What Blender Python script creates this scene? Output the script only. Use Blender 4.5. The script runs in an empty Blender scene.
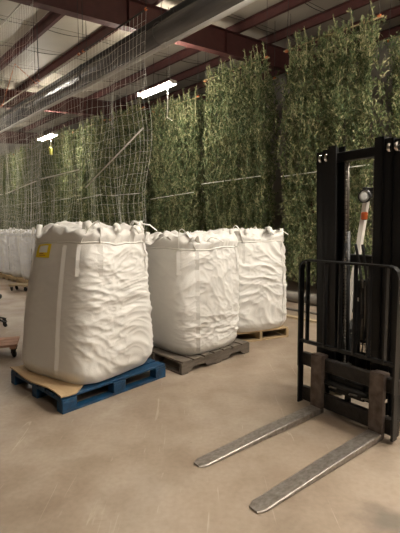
import bpy, math, random
import numpy as np
from mathutils import Vector, Matrix, noise as mnoise

SC = bpy.context.scene
COL = SC.collection
random.seed(7)
RNG = np.random.default_rng(11)
PI = math.pi
R = math.radians

# ------------------------------------------------------------------ camera, light, exposure
GRID = R(43.5)                      # building grid: x axis = v (along the bag row), y axis = u (along the hemp rows)
CU, SU = math.cos(GRID), math.sin(GRID)
def W(u, v, z=0.0):                 # building coordinates to world
    return Vector((-SU * u + CU * v, CU * u + SU * v, z))

cam_data = bpy.data.cameras.new('camera')
cam_data.sensor_fit = 'HORIZONTAL'
cam_data.sensor_width = 36.0
cam_data.lens = 36.0
cam_data.clip_end = 200
cam = bpy.data.objects.new('camera', cam_data)
COL.objects.link(cam)
cam.location = (0, 0, 1.6)
cam.rotation_euler = (R(90) - math.atan(38.5 / 400), 0, 0)
SC.camera = cam

world = bpy.data.worlds.new('world')
world.use_nodes = True
world.node_tree.nodes['Background'].inputs[0].default_value = (0.9, 0.85, 0.75, 1)
world.node_tree.nodes['Background'].inputs[1].default_value = 0.02
SC.world = world
SC.view_settings.view_transform = 'Standard'
SC.view_settings.look = 'None'
SC.view_settings.exposure = 0.0
SC.view_settings.gamma = 1.0
SC.view_settings.use_curve_mapping = False

LAMP_STRENGTH = 275.0
LAMP_COLOUR = (1.0, 0.925, 0.81)
# ceiling fixtures (u, v): one row down the hall, then added unseen lamps
LAMPS = [(8.15, 6.25), (15.1, 6.45), (1.2, 6.3), (-5.7, 6.3), (22.0, 6.4),
         (1.2, 3.2), (-0.6, 4.7), (12.6, 1.6), (-2.3, 6.3), (-2.3, 3.2), (-2.3, 0.4)]  # unseen lamps added to brighten bag sides, front hemp and far bags

# ------------------------------------------------------------------ materials
def mat(name, col, rough=0.6, metal=0.0, spec=0.5, noise=0.0, nscale=8.0, col2=None, bump=0.0, bscale=40.0,
        stretch=(1, 1, 1), island=0.0, emit=None, estr=0.0, detail=4.0):
    m = bpy.data.materials.new(name)
    m.use_nodes = True
    nt = m.node_tree
    b = nt.nodes['Principled BSDF']
    b.inputs['Base Color'].default_value = (*col, 1)
    b.inputs['Roughness'].default_value = rough
    b.inputs['Metallic'].default_value = metal
    b.inputs['Specular IOR Level'].default_value = spec
    if noise > 0 or bump > 0:
        tc = nt.nodes.new('ShaderNodeTexCoord')
        mp = nt.nodes.new('ShaderNodeMapping')
        mp.inputs['Scale'].default_value = stretch
        nt.links.new(tc.outputs['Object'], mp.inputs['Vector'])
    if noise > 0:
        n = nt.nodes.new('ShaderNodeTexNoise')
        n.inputs['Scale'].default_value = nscale
        n.inputs['Detail'].default_value = detail
        nt.links.new(mp.outputs[0], n.inputs['Vector'])
        rp = nt.nodes.new('ShaderNodeValToRGB')
        rp.color_ramp.elements[0].position = 0.5 - 0.25
        rp.color_ramp.elements[1].position = 0.5 + 0.25
        c2 = col2 if col2 else tuple(c * (1 - noise) for c in col)
        rp.color_ramp.elements[0].color = (*c2, 1)
        rp.color_ramp.elements[1].color = (*col, 1)
        nt.links.new(n.outputs['Fac'], rp.inputs[0])
        nt.links.new(rp.outputs[0], b.inputs['Base Color'])
    if bump > 0:
        n2 = nt.nodes.new('ShaderNodeTexNoise')
        n2.inputs['Scale'].default_value = bscale
        n2.inputs['Detail'].default_value = 5
        nt.links.new(mp.outputs[0], n2.inputs['Vector'])
        bp = nt.nodes.new('ShaderNodeBump')
        bp.inputs['Strength'].default_value = bump
        bp.inputs['Distance'].default_value = 0.02
        nt.links.new(n2.outputs['Fac'], bp.inputs['Height'])
        nt.links.new(bp.outputs[0], b.inputs['Normal'])
    if emit:
        b.inputs['Emission Color'].default_value = (*emit, 1)
        b.inputs['Emission Strength'].default_value = estr
    return m

def leaf_mat(name, stops, rough=0.6):
    m = bpy.data.materials.new(name)
    m.use_nodes = True
    nt = m.node_tree
    b = nt.nodes['Principled BSDF']
    g = nt.nodes.new('ShaderNodeNewGeometry')
    rp = nt.nodes.new('ShaderNodeValToRGB')
    els = rp.color_ramp.elements
    els[0].position, els[0].color = stops[0][0], (*stops[0][1], 1)
    els[1].position, els[1].color = stops[-1][0], (*stops[-1][1], 1)
    for p, c in stops[1:-1]:
        e = els.new(p); e.color = (*c, 1)
    tc = nt.nodes.new('ShaderNodeTexCoord')
    n = nt.nodes.new('ShaderNodeTexNoise')
    n.inputs['Scale'].default_value = 3.0
    n.inputs['Detail'].default_value = 3
    nt.links.new(tc.outputs['Object'], n.inputs['Vector'])
    mx = nt.nodes.new('ShaderNodeMath'); mx.operation = 'MULTIPLY_ADD'
    mx.inputs[1].default_value = 0.75
    nt.links.new(g.outputs['Random Per Island'], mx.inputs[0])
    m2 = nt.nodes.new('ShaderNodeMath'); m2.operation = 'MULTIPLY_ADD'
    m2.inputs[1].default_value = 0.9; m2.inputs[2].default_value = -0.34
    nt.links.new(n.outputs['Fac'], m2.inputs[0])
    nt.links.new(m2.outputs[0], mx.inputs[2])
    nt.links.new(mx.outputs[0], rp.inputs[0])
    nt.links.new(rp.outputs[0], b.inputs['Base Color'])
    b.inputs['Roughness'].default_value = rough
    b.inputs['Specular IOR Level'].default_value = 0.3
    return m

def floor_mat():
    m = bpy.data.materials.new('polished_concrete')
    m.use_nodes = True
    nt = m.node_tree; L = nt.links.new
    b = nt.nodes['Principled BSDF']
    tc = nt.nodes.new('ShaderNodeTexCoord')
    def noise(scale, detail, stretch=(1, 1, 1), rot=0.0, dist=0.0):
        mp = nt.nodes.new('ShaderNodeMapping')
        mp.inputs['Scale'].default_value = stretch
        mp.inputs['Rotation'].default_value = (0, 0, rot)
        L(tc.outputs['Object'], mp.inputs['Vector'])
        n = nt.nodes.new('ShaderNodeTexNoise')
        n.inputs['Scale'].default_value = scale
        n.inputs['Detail'].default_value = detail
        n.inputs['Distortion'].default_value = dist
        L(mp.outputs[0], n.inputs['Vector'])
        return n.outputs['Fac']
    def ramp(fac, stops):
        rp = nt.nodes.new('ShaderNodeValToRGB')
        els = rp.color_ramp.elements
        els[0].position, els[0].color = stops[0][0], (*stops[0][1], 1)
        els[1].position, els[1].color = stops[-1][0], (*stops[-1][1], 1)
        for p, c in stops[1:-1]:
            e = els.new(p); e.color = (*c, 1)
        L(fac, rp.inputs[0])
        return rp.outputs[0]
    def mix(kind, fac, a, c):
        mx = nt.nodes.new('ShaderNodeMix'); mx.data_type = 'RGBA'; mx.blend_type = kind
        if isinstance(fac, float): mx.inputs[0].default_value = fac
        else: L(fac, mx.inputs[0])
        for i, q in ((6, a), (7, c)):
            if isinstance(q, tuple): mx.inputs[i].default_value = (*q, 1)
            else: L(q, mx.inputs[i])
        return mx.outputs[2]
    base = ramp(noise(0.9, 7, dist=0.6), [(0.3, (0.285, 0.218, 0.162)), (0.5, (0.35, 0.280, 0.215)), (0.68, (0.415, 0.35, 0.283))])
    blot = ramp(noise(3.2, 8, dist=0.4), [(0.36, (0.70, 0.66, 0.62)), (0.56, (1, 1, 1))])
    c = mix('MULTIPLY', 0.5, base, blot)
    fine = ramp(noise(30, 6), [(0.3, (0.86, 0.85, 0.84)), (0.62, (1, 1, 1))])
    c = mix('MULTIPLY', 0.8, c, fine)
    # trowel streaks and scratches
    sc1 = ramp(noise(2.2, 4, (9, 0.7, 1), 0.5, 1.5), [(0.66, (0, 0, 0)), (0.72, (1, 1, 1))])
    c = mix('MIX', mix('MULTIPLY', 1.0, sc1, (0.32, 0.32, 0.32)), c, (0.60, 0.52, 0.43))
    sc2 = ramp(noise(3.1, 4, (0.5, 8, 1), 0.25, 2.0), [(0.69, (0, 0, 0)), (0.74, (1, 1, 1))])
    c = mix('MIX', mix('MULTIPLY', 1.0, sc2, (0.3, 0.3, 0.3)), c, (0.27, 0.22, 0.16))
    # small dark specks
    sp = ramp(noise(11, 2), [(0.76, (0, 0, 0)), (0.8, (1, 1, 1))])
    c = mix('MIX', mix('MULTIPLY', 1.0, sp, (0.6, 0.6, 0.6)), c, (0.13, 0.10, 0.07))
    # oil stain near the truck
    for (sx, sy, rad, dark) in ((1.026, 2.051, 0.20, 0.7),):
        vm = nt.nodes.new('ShaderNodeVectorMath'); vm.operation = 'DISTANCE'
        vm.inputs[1].default_value = (sx, sy, 0)
        L(tc.outputs['Object'], vm.inputs[0])
        ad = nt.nodes.new('ShaderNodeMath'); ad.operation = 'MULTIPLY_ADD'
        ad.inputs[1].default_value = 0.24
        L(noise(9, 4), ad.inputs[0]); L(vm.outputs['Value'], ad.inputs[2])
        st = ramp(ad.outputs[0], [(rad * 0.75, (dark,) * 3), (rad + 0.1, (0, 0, 0))])
        c = mix('MIX', st, c, (0.10, 0.085, 0.065))
    L(c, b.inputs['Base Color'])
    rr = ramp(noise(2.5, 5), [(0.3, (0.38,) * 3), (0.7, (0.58,) * 3)])
    L(rr, b.inputs['Roughness'])
    bp = nt.nodes.new('ShaderNodeBump'); bp.inputs['Strength'].default_value = 0.12; bp.inputs['Distance'].default_value = 0.01
    L(noise(18, 6), bp.inputs['Height']); L(bp.outputs[0], b.inputs['Normal'])
    return m

M = {}
M['floor'] = floor_mat()
M['leaf'] = leaf_mat('dried_hemp', [(0.0, (0.050, 0.078, 0.038)), (0.3, (0.105, 0.145, 0.060)), (0.6, (0.205, 0.235, 0.105)), (0.85, (0.44, 0.41, 0.23))])
M['stem'] = mat('hemp_stem', (0.50, 0.48, 0.26), 0.7, noise=0.4, nscale=20)
M['bag'] = mat('woven_white', (0.80, 0.78, 0.74), 0.5, noise=0.10, nscale=3.0, bump=0.10, bscale=130)
M['bag2'] = mat('woven_white_cool', (0.84, 0.85, 0.88), 0.55, noise=0.08, nscale=3.0, bump=0.10, bscale=130)
M['strap'] = mat('webbing', (0.80, 0.78, 0.73), 0.7, noise=0.08, nscale=30)
M['tie_dark'] = mat('dark_tie', (0.16, 0.16, 0.17), 0.8)
M['yellow'] = mat('label_yellow', (0.80, 0.60, 0.02), 0.4)
M['paper'] = mat('label_paper', (0.75, 0.75, 0.70), 0.5)
M['ink'] = mat('label_ink', (0.45, 0.20, 0.03), 0.5)
M['blue'] = mat('blue_paint', (0.002, 0.068, 0.165), 0.55, noise=0.6, nscale=14, col2=(0.004, 0.018, 0.045), bump=0.3, bscale=60)
M['greywood'] = mat('weathered_wood', (0.165, 0.135, 0.105), 0.75, noise=0.5, nscale=9, stretch=(1, 1, 6), bump=0.4, bscale=50)
M['wood'] = mat('pine', (0.50, 0.36, 0.20), 0.7, noise=0.4, nscale=9, bump=0.3, bscale=50)
M['darkwood'] = mat('old_dark_wood', (0.12, 0.085, 0.055), 0.75, noise=0.4, nscale=9, bump=0.3, bscale=50)
M['card'] = mat('cardboard', (0.52, 0.37, 0.21), 0.75, noise=0.2, nscale=6, bump=0.2, bscale=30)
M['black'] = mat('black_paint', (0.006, 0.006, 0.0065), 0.42, noise=0.3, nscale=20, bump=0.08, bscale=60)
M['blackdull'] = mat('greasy_black', (0.008, 0.007, 0.006), 0.6, noise=0.4, nscale=25, bump=0.2, bscale=60)
M['carriage'] = mat('worn_black_steel', (0.03, 0.024, 0.02), 0.5, metal=0.2, noise=0.6, nscale=18, col2=(0.008, 0.007, 0.006), bump=0.3, bscale=50)
M['fork'] = mat('worn_fork_steel', (0.40, 0.365, 0.33), 0.36, metal=0.7, noise=0.6, nscale=30, col2=(0.21, 0.18, 0.155), bump=0.15, bscale=40, stretch=(1, 1.6, 1))
M['forkback'] = mat('rusty_shank', (0.17, 0.135, 0.115), 0.55, metal=0.4, noise=0.6, nscale=14, col2=(0.06, 0.04, 0.03), bump=0.2, bscale=40)
M['steel'] = mat('bright_steel', (0.62, 0.60, 0.57), 0.25, metal=1.0)
M['chain'] = mat('oily_chain', (0.20, 0.18, 0.15), 0.45, metal=0.7, noise=0.3, nscale=30)
M['rubber'] = mat('rubber', (0.02, 0.02, 0.02), 0.85)
M['truckwhite'] = mat('cream_paint', (0.70, 0.66, 0.60), 0.4, noise=0.1, nscale=5)
M['truckgrey'] = mat('truck_grey', (0.02, 0.02, 0.02), 0.5)
M['orange'] = mat('orange_lens', (0.35, 0.07, 0.015), 0.3)
M['lens'] = mat('lamp_lens', (0.85, 0.85, 0.82), 0.15)
M['redoxide'] = mat('red_oxide', (0.095, 0.030, 0.026), 0.6, noise=0.35, nscale=4)
M['insul'] = mat('insulation_facing', (0.46, 0.41, 0.33), 0.5, noise=0.18, nscale=1.2, bump=0.15, bscale=6)
M['roofdark'] = mat('roof_sheet', (0.08, 0.075, 0.065), 0.7)
M['wire'] = mat('dark_wire', (0.05, 0.045, 0.04), 0.6)
M['net'] = mat('net_string', (0.74, 0.72, 0.66), 0.7)
M['rod'] = mat('white_rod', (0.78, 0.74, 0.66), 0.5)
M['rodtan'] = mat('bamboo_rod', (0.42, 0.34, 0.17), 0.6, noise=0.3, nscale=12)
M['cord'] = mat('orange_cord', (0.55, 0.17, 0.06), 0.7)
M['duct'] = mat('poly_duct', (0.17, 0.165, 0.165), 0.24, metal=0.0, spec=0.9, noise=0.35, nscale=2.5, bump=0.5, bscale=3.0, stretch=(6, 0.5, 6))
M['pipewhite'] = mat('pvc_white', (0.60, 0.58, 0.55), 0.35)
M['pipedark'] = mat('dark_pipe', (0.05, 0.05, 0.05), 0.3)
M['pipegrey'] = mat('grey_hose', (0.22, 0.20, 0.17), 0.5, noise=0.3, nscale=6)
M['housing'] = mat('fixture_white', (0.75, 0.72, 0.66), 0.4)
M['lampglow'] = mat('lit_diffuser', (0.9, 0.9, 0.85), 0.4, emit=LAMP_COLOUR, estr=LAMP_STRENGTH)
M['wall'] = mat('wall_panel', (0.55, 0.52, 0.47), 0.6, noise=0.15, nscale=1.5)
M['walldark'] = mat('wainscot', (0.06, 0.06, 0.075), 0.6)
M['wallback'] = mat('back_wall', (0.20, 0.18, 0.15), 0.7)
M['dollytop'] = mat('dolly_plank', (0.48, 0.26, 0.17), 0.7, noise=0.3, nscale=10)
M['tan'] = mat('pale_lumber', (0.55, 0.44, 0.28), 0.7, noise=0.25, nscale=6)

# ------------------------------------------------------------------ mesh helpers
class MB:
    def __init__(s):
        s.v = []; s.f = []
    def add(s, vs, fs):
        o = len(s.v)
        s.v += [tuple(p) for p in vs]
        s.f += [tuple(i + o for i in f) for f in fs]
        return s
    def box(s, a, b, bev=0.0):
        x0, y0, z0 = a; x1, y1, z1 = b
        if bev <= 0:
            vs = [(x0, y0, z0), (x1, y0, z0), (x1, y1, z0), (x0, y1, z0), (x0, y0, z1), (x1, y0, z1), (x1, y1, z1), (x0, y1, z1)]
            return s.add(vs, [(3, 2, 1, 0), (4, 5, 6, 7), (0, 1, 5, 4), (1, 2, 6, 5), (2, 3, 7, 6), (3, 0, 4, 7)])
        # chamfered vertical and top/bottom edges
        e = min(bev, (x1 - x0) * .45, (y1 - y0) * .45, (z1 - z0) * .45)
        def ring(z, i):
            return [(x0 + i + e, y0 + i, z), (x1 - i - e, y0 + i, z), (x1 - i, y0 + i + e, z), (x1 - i, y1 - i - e, z),
                    (x1 - i - e, y1 - i, z), (x0 + i + e, y1 - i, z), (x0 + i, y1 - i - e, z), (x0 + i, y0 + i + e, z)]
        q = e * 0.7
        vs = ring(z0, q) + ring(z0 + q, 0) + ring(z1 - q, 0) + ring(z1, q)
        fs = [tuple(range(7, -1, -1)), tuple(range(24, 32))]
        for k in range(3):
            for i in range(8):
                j = (i + 1) % 8
                fs.append((k * 8 + i, k * 8 + j, k * 8 + 8 + j, k * 8 + 8 + i))
        return s.add(vs, fs)
    def tube(s, pts, r, n=8, cap=True, closed=False):
        pts = [Vector(p) for p in pts]
        m = len(pts)
        rs = r if hasattr(r, '__len__') else [r] * m
        up = Vector((0, 0, 1)); vs = []; last = None
        for i, p in enumerate(pts):
            if closed: t = pts[(i + 1) % m] - pts[i - 1]
            else: t = pts[min(i + 1, m - 1)] - pts[max(i - 1, 0)]
            t.normalize()
            if last is None:
                a = up if abs(t.z) < 0.9 else Vector((1, 0, 0))
                nx = t.cross(a).normalized()
            else:
                nx = (last - t * last.dot(t)).normalized()
            last = nx
            ny = t.cross(nx)
            for k in range(n):
                an = 2 * PI * k / n + PI / n
                vs.append(p + (nx * math.cos(an) + ny * math.sin(an)) * rs[i])
        fs = []
        for i in range(m if closed else m - 1):
            for k in range(n):
                a = i * n + k; b_ = i * n + (k + 1) % n
                c = ((i + 1) % m) * n + (k + 1) % n; d = ((i + 1) % m) * n + k
                fs.append((a, d, c, b_)[::-1])
        if cap and not closed:
            fs.append(tuple(range(n - 1, -1, -1))); fs.append(tuple((m - 1) * n + k for k in range(n)))
        return s.add(vs, fs)
    def lathe(s, prof, n=24, axis='z', c=(0, 0, 0)):
        vs = []
        for (r_, h) in prof:
            for k in range(n):
                a = 2 * PI * k / n
                p = (r_ * math.cos(a), r_ * math.sin(a), h)
                if axis == 'y': p = (p[0], p[2], p[1])
                if axis == 'x': p = (p[2], p[0], p[1])
                vs.append((p[0] + c[0], p[1] + c[1], p[2] + c[2]))
        fs = []
        for i in range(len(prof) - 1):
            for k in range(n):
                fs.append((i * n + k, i * n + (k + 1) % n, (i + 1) * n + (k + 1) % n, (i + 1) * n + k))
        fs.append(tuple(range(n - 1, -1, -1))); fs.append(tuple((len(prof) - 1) * n + k for k in range(n)))
        return s.add(vs, fs)
    def prism(s, poly, a, b, axis='y'):
        """extrude a polygon given in the plane normal to axis"""
        n = len(poly); vs = []
        for t in (a, b):
            for (p, q) in poly:
                vs.append({'y': (p, t, q), 'x': (t, p, q), 'z': (p, q, t)}[axis])
        fs = [tuple(range(n)), tuple(range(2 * n - 1, n - 1, -1))]
        for i in range(n):
            j = (i + 1) % n
            fs.append((i, i + n, j + n, j))
        return s.add(vs, fs)
    def strip(s, pts, side, w, th):
        """a webbing ribbon along pts; side vectors give its width direction"""
        vs = []; m = len(pts)
        for i, p in enumerate(pts):
            p = Vector(p); sd = Vector(side[i] if isinstance(side, list) else side).normalized()
            t = Vector(pts[min(i + 1, m - 1)]) - Vector(pts[max(i - 1, 0)])
            nn = t.cross(sd).normalized() * th * .5
            vs += [p - sd * w * .5 - nn, p + sd * w * .5 - nn, p + sd * w * .5 + nn, p - sd * w * .5 + nn]
        fs = [(3, 2, 1, 0), tuple((m - 1) * 4 + k for k in range(4))]
        for i in range(m - 1):
            for k in range(4):
                fs.append((i * 4 + k, i * 4 + (k + 1) % 4, i * 4 + 4 + (k + 1) % 4, i * 4 + 4 + k))
        return s.add(vs, fs)
    def xf(s, fn):
        s.v = [tuple(fn(Vector(p))) for p in s.v]
        return s
    def mesh(s, name, material, smooth=False):
        me = bpy.data.meshes.new(name)
        me.from_pydata([tuple(p) for p in s.v], [], s.f)
        me.materials.append(material)
        if smooth:
            me.polygons.foreach_set('use_smooth', [True] * len(me.polygons))
        me.update()
        return me
    def build(s, name, material, parent=None, loc=None, rz=None, smooth=False):
        return link(name, s.mesh(name, material, smooth), parent, loc, rz)

def link(name, me, parent=None, loc=None, rz=None):
    o = bpy.data.objects.new(name, me)
    COL.objects.link(o)
    if parent: o.parent = parent
    if loc is not None: o.location = loc
    if rz is not None: o.rotation_euler = (0, 0, rz)
    return o

def tag(o, label=None, cat=None, group=None, kind=None):
    if label: o['label'] = label
    if cat: o['category'] = cat
    if group: o['group'] = group
    if kind: o['kind'] = kind
    return o

def thing(name, label, cat, loc=(0, 0, 0), rz=0.0, group=None):
    o = bpy.data.objects.new(name, None)
    COL.objects.link(o)
    o.location = loc; o.rotation_euler = (0, 0, rz); o.empty_display_size = 0.1
    return tag(o, label, cat, group)

def struct(o):
    o['kind'] = 'structure'
    return o

def np_mesh(name, verts, quads, material, smooth=False):
    me = bpy.data.meshes.new(name)
    nv, nq = len(verts), len(quads)
    me.vertices.add(nv); me.vertices.foreach_set('co', np.asarray(verts, np.float32).ravel())
    me.loops.add(nq * 4); me.loops.foreach_set('vertex_index', np.asarray(quads, np.int32).ravel())
    me.polygons.add(nq)
    me.polygons.foreach_set('loop_start', np.arange(0, nq * 4, 4, dtype=np.int32))
    me.polygons.foreach_set('loop_total', np.full(nq, 4, np.int32))
    if smooth: me.polygons.foreach_set('use_smooth', np.ones(nq, bool))
    me.materials.append(material)
    me.update(); me.validate()
    return me

# ------------------------------------------------------------------ structure
U0, U1, V0, V1 = -9.0, 25.5, -9.0, 13.0
SLOPE = 0.11
def rafter_bottom(v): return 5.53 + SLOPE * (v - 2.75)
def roof_under(v): return rafter_bottom(v) + 0.82

fl = MB().box((V0, U0, -0.2), (V1, U1, 0.0))
# world-aligned floor coordinates: rotate verts into world so object coordinates equal world coordinates
fl.xf(lambda p: W(p.y, p.x, p.z))
struct(fl.build('floor', M['floor']))

def wallbox(name, a, b, m, parent=None):
    mb = MB().box(a, b)
    o = mb.build(name, m, parent, (0, 0, 0) if parent is None else None, GRID if parent is None else None)
    if parent is None: struct(o)
    return o
HW = 8.0
we = wallbox('wall_end', (V0, U1, 0), (V1, U1 + 0.2, HW), M['wall'])
for k in range(11):                                  # dark sheet panels on the lower part, red girt above
    wallbox('wainscot_panel', (V0 + 2 * k + 0.02, U1 - 0.05, 0.0), (V0 + 2 * k + 1.98, U1, 2.62), M['walldark'], we)
wallbox('girt', (V0, U1 - 0.14, 2.62), (V1, U1 - 0.0, 2.82), M['redoxide'], we)
wallbox('girt', (V0, U1 - 0.14, 4.3), (V1, U1 - 0.0, 4.5), M['redoxide'], we)
wallbox('wall_right', (V0, U0 - 0.2, 0), (V1, U0, HW), M['wall'])
wallbox('wall_left', (V0 - 0.2, U0, 0), (V0, U1, HW), M['wallback'])
wallbox('wall_back', (V1, U0, 0), (V1 + 0.2, U1, HW), M['wallback'])

# ceiling: roof sheet, insulation panels between purlins, purlins, rafters, band wires
ce = MB().prism([(V0 - .2, roof_under(V0 - .2) + 0.05), (V1 + .2, roof_under(V1 + .2) + 0.05), (V1 + .2, roof_under(V1 + .2) + 0.15), (V0 - .2, roof_under(V0 - .2) + 0.15)], U0 - .2, U1 + .2)
ceiling = struct(ce.build('ceiling', M['roofdark'], None, (0, 0, 0), GRID))
PV, PU = 1.4, 1.5
def pillow():
    n = 5; vs = []; fs = []
    for j in range(n):
        for i in range(n):
            a, b = i / (n - 1), j / (n - 1)
            sag = 0.035 * (1 - (2 * a - 1) ** 4) * (1 - (2 * b - 1) ** 4)
            vs.append((PV * (a - .5) * 0.99, PU * (b - .5) * 0.985, -sag))
    for j in range(n - 1):
        for i in range(n - 1):
            fs.append((j * n + i, (j + 1) * n + i, (j + 1) * n + i + 1, j * n + i + 1))
    return MB().add(vs, fs).mesh('insulation_panel', M['insul'], True)
pil = pillow()
nv0 = math.floor(V0 / PV)
for a in range(nv0, int(V1 / PV) + 1):
    vc = (a + .5) * PV
    if vc < -2.5 or vc > V1 - 0.3: continue
    for b in range(-1, 17):
        uc = 0.4 + b * PU
        o = link('insulation_panel', pil, ceiling, (vc, uc, roof_under(vc) + 0.035))
        o.rotation_euler = (0, -math.atan(SLOPE), 0)
# plain facing over the part of the roof that lies behind the camera
fb = MB()
for (va, vb, ua, ub) in ((V0, -2.8, U0, U1), (-2.8, V1, U0, -1.85), (-2.8, V1, 25.15 - 0.0, U1)):
    fb.add([(va, ua, roof_under(va) + .03), (va, ub, roof_under(va) + .03), (vb, ub, roof_under(vb) + .03), (vb, ua, roof_under(vb) + .03)], [(0, 1, 2, 3)])
fb.build('insulation_facing', M['insul'], ceiling)
def purlin_mesh():
    L0, L1 = U0, U1; t = 0.012
    m = MB()
    m.box((-t / 2, L0, 0), (t / 2, L1, 0.2))
    m.box((-t / 2, L0, 0), (0.075, L1, t))
    m.box((-0.075, L0, 0.2 - t), (t / 2, L1, 0.2))
    m.box((0.075 - t, L0, 0), (0.075, L1, 0.025))
    return m.mesh('purlin', M['redoxide'])
pm = purlin_mesh()
for a in range(nv0 + 1, int(V1 / PV) + 1):
    v = a * PV
    link('purlin', pm, ceiling, (v, 0, rafter_bottom(v) + 0.605))
def rafter_mesh():
    m = MB(); D = 0.6
    def bar(y0, y1, z0, z1):
        poly = [(V0, rafter_bottom(V0) + z0), (V1, rafter_bottom(V1) + z0), (V1, rafter_bottom(V1) + z1), (V0, rafter_bottom(V0) + z1)]
        m.prism(poly, y0, y1)
    bar(-0.006, 0.006, 0, D); bar(-0.1, 0.1, 0, 0.016); bar(-0.1, 0.1, D - 0.016, D)
    for v in (-4.0, -1.0, 2.0, 5.0, 8.0, 11.0):
        zb = rafter_bottom(v)
        m.box((v - .006, -0.09, zb + .02), (v + .006, 0.09, zb + D - .02))
    return m.mesh('rafter', M['redoxide'])
rm = rafter_mesh()
for u in (-0.1, 7.5, 15.1, 22.7):
    link('rafter', rm, ceiling, (0, u, 0))
# sagging band wires under the insulation
for b in range(0, 17):
    uc = 1.15 + b * PU
    m = MB()
    pts = []
    for k in range(60):
        v = -2.7 + 15.4 * k / 59
        ph = (v / PV) % 1.0
        pts.append((v, uc + 0.03 * math.sin(v * 1.7 + b), roof_under(v) - 0.015 - 0.05 * math.sin(PI * ph) ** 1.0))
    m.tube(pts, 0.008, 4)
    m.build('band_wire', M['wire'], ceiling)

# columns of the frame (at the back wall side, behind the hemp)
for u in (-0.1, 7.5, 15.1, 22.7):
    m = MB()
    m.box((V1 - 0.45, u - 0.1, 0), (V1 - 0.43, u + 0.1, rafter_bottom(V1)))
    m.box((V1 - 0.02, u - 0.1, 0), (V1 - 0.004, u + 0.1, rafter_bottom(V1)))
    m.box((V1 - 0.43, u - 0.006, 0), (V1 - 0.02, u + 0.006, rafter_bottom(V1)))
    m.build('column', M['redoxide'], ceiling)

# ------------------------------------------------------------------ light fixtures
def fixture(u, v, z, label, cord=None):
    t = thing('light_fixture', label, 'ceiling light', W(u, v, z), GRID, 'strip lights hung from the roof')
    Lh, w = 0.66, 0.10
    h = MB()
    prof = [(-0.045, -0.03), (-0.03, 0.05), (0.03, 0.05), (0.045, -0.03)]
    h.prism(prof, -Lh, Lh)
    h.build('housing', M['housing'], t)
    for s in (-1, 1):
        MB().box((-w, s * Lh - .008, -0.03), (w, s * Lh + .008, 0.05)).build('end_cap', M['housing'], t)
    for x in (-0.07, 0.07):
        MB().tube([(x, -Lh + .01, -0.018), (x, Lh - .01, -0.018)], 0.024, 10).build('tube_lamp', M['lampglow'], t, smooth=True)
    zt = roof_under(v) - z - 0.02
    for s in (-1, 1):
        MB().tube([(0, s * .5, 0.05), (0, s * .5, zt)], 0.006, 5).build('hanger_rod', M['wire'], t)
    if cord == 'tail':
        MB().tube([(-.05, -.5, -.03), (-.06, -.52, -.3), (-.05, -.5, -.62), (-.08, -.5, -.8)], 0.014, 6).build('power_cord', M['rod'], t, smooth=True)
        MB().tube([(-.08, -.5, -.78), (-.1, -.38, -.92)], 0.012, 5).build('cord_tail', M['rodtan'], t)
        MB().tube([(-.08, -.5, -.78), (-.1, -.72, -.9)], 0.012, 5).build('cord_tail', M['rod'], t)
    if cord == 'tag':
        MB().tube([(-.05, -.4, -.03), (-.06, -.42, -.25), (-.05, -.36, -.45)], 0.02, 6).build('power_cord', M['rod'], t, smooth=True)
        MB().box((-.12, -.42, -.72), (.0, -.32, -.45), .03).build('yellow_tag', mat('tag_yellow', (0.6, 0.6, 0.12), .6), t)
    return t
flabels = ['lit strip light with a hanging cord nearest the camera above the hemp', 'lit strip light farther down the hall behind the nets',
           'lit strip light behind the forklift outside the picture', 'lit strip light at the right end of the hall row', 'lit strip light at the far end of the hall row',
           'unseen strip light added over the open floor to light the bags', 'unseen strip light added above the forklift rear to brighten front hemp',
           'unseen strip light added over the left floor to brighten far bags',
           'unseen strip light added right of the forklift as side light', 'unseen strip light added right of the camera as side light',
           'unseen strip light added behind the camera on its right']
for i, (u, v) in enumerate(LAMPS):
    fixture(u, v, 5.0 if v > 0 else 5.0, flabels[i], {0: 'tail', 1: 'tag'}.get(i))

# ------------------------------------------------------------------ duct and pipes under the roof
dt = thing('air_duct', 'long grey plastic air duct slung under the roof beside white pipe', 'air duct', W(0, 4.1, 4.62), GRID)
def duct_mesh():
    n, m_ = 28, 260; vs = []; qs = []
    for i in range(m_):
        u = -5 + 29.5 * i / (m_ - 1)
        for k in range(n):
            a = 2 * PI * k / n
            r_ = 0.165 + 0.012 * mnoise.noise((math.cos(a) * 2.2, math.sin(a) * 2.2, u * 0.7)) + 0.006 * mnoise.noise((math.cos(a) * 6, math.sin(a) * 6, u * 2.0))
            vs.append((r_ * math.cos(a), u, r_ * math.sin(a) - 0.02 * math.sin(u * 2 * PI / 2.4) ** 2))
    for i in range(m_ - 1):
        for k in range(n):
            qs.append((i * n + k, i * n + (k + 1) % n, (i + 1) * n + (k + 1) % n, (i + 1) * n + k))
    return np_mesh('tube', np.array(vs), np.array(qs), M['duct'], True)
link('tube', duct_mesh(), dt)
for k in range(13):
    u = -4.4 + 2.4 * k
    ring = [(0.178 * math.cos(a), u, 0.178 * math.sin(a)) for a in [2 * PI * i / 20 for i in range(20)]]
    MB().tube(ring, 0.008, 5, closed=True).build('hanger_strap', M['wire'], dt)
    MB().tube([(0, u, 0.178), (0, u, roof_under(4.1) - 4.62 - 0.03)], 0.006, 4).build('hanger_wire', M['wire'], dt)
o = thing('conduit_pipe', 'thin white pipe running along the underside of the grey duct', 'pipe', W(0, 4.0, 4.36), GRID)
MB().tube([(0, -5, 0), (0, 24.5, 0)], 0.032, 12).build('pipe', M['pipewhite'], o, smooth=True)
for k in range(10):
    MB().tube([(0, -4 + 3 * k - .05, 0), (0, -4 + 3 * k + .05, 0)], 0.039, 12).build('coupling', M['pipewhite'], o)
o = thing('dark_pipe', 'thin dark pipe running along the top of the grey duct', 'pipe', W(0, 4.2, 4.92), GRID)
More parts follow.
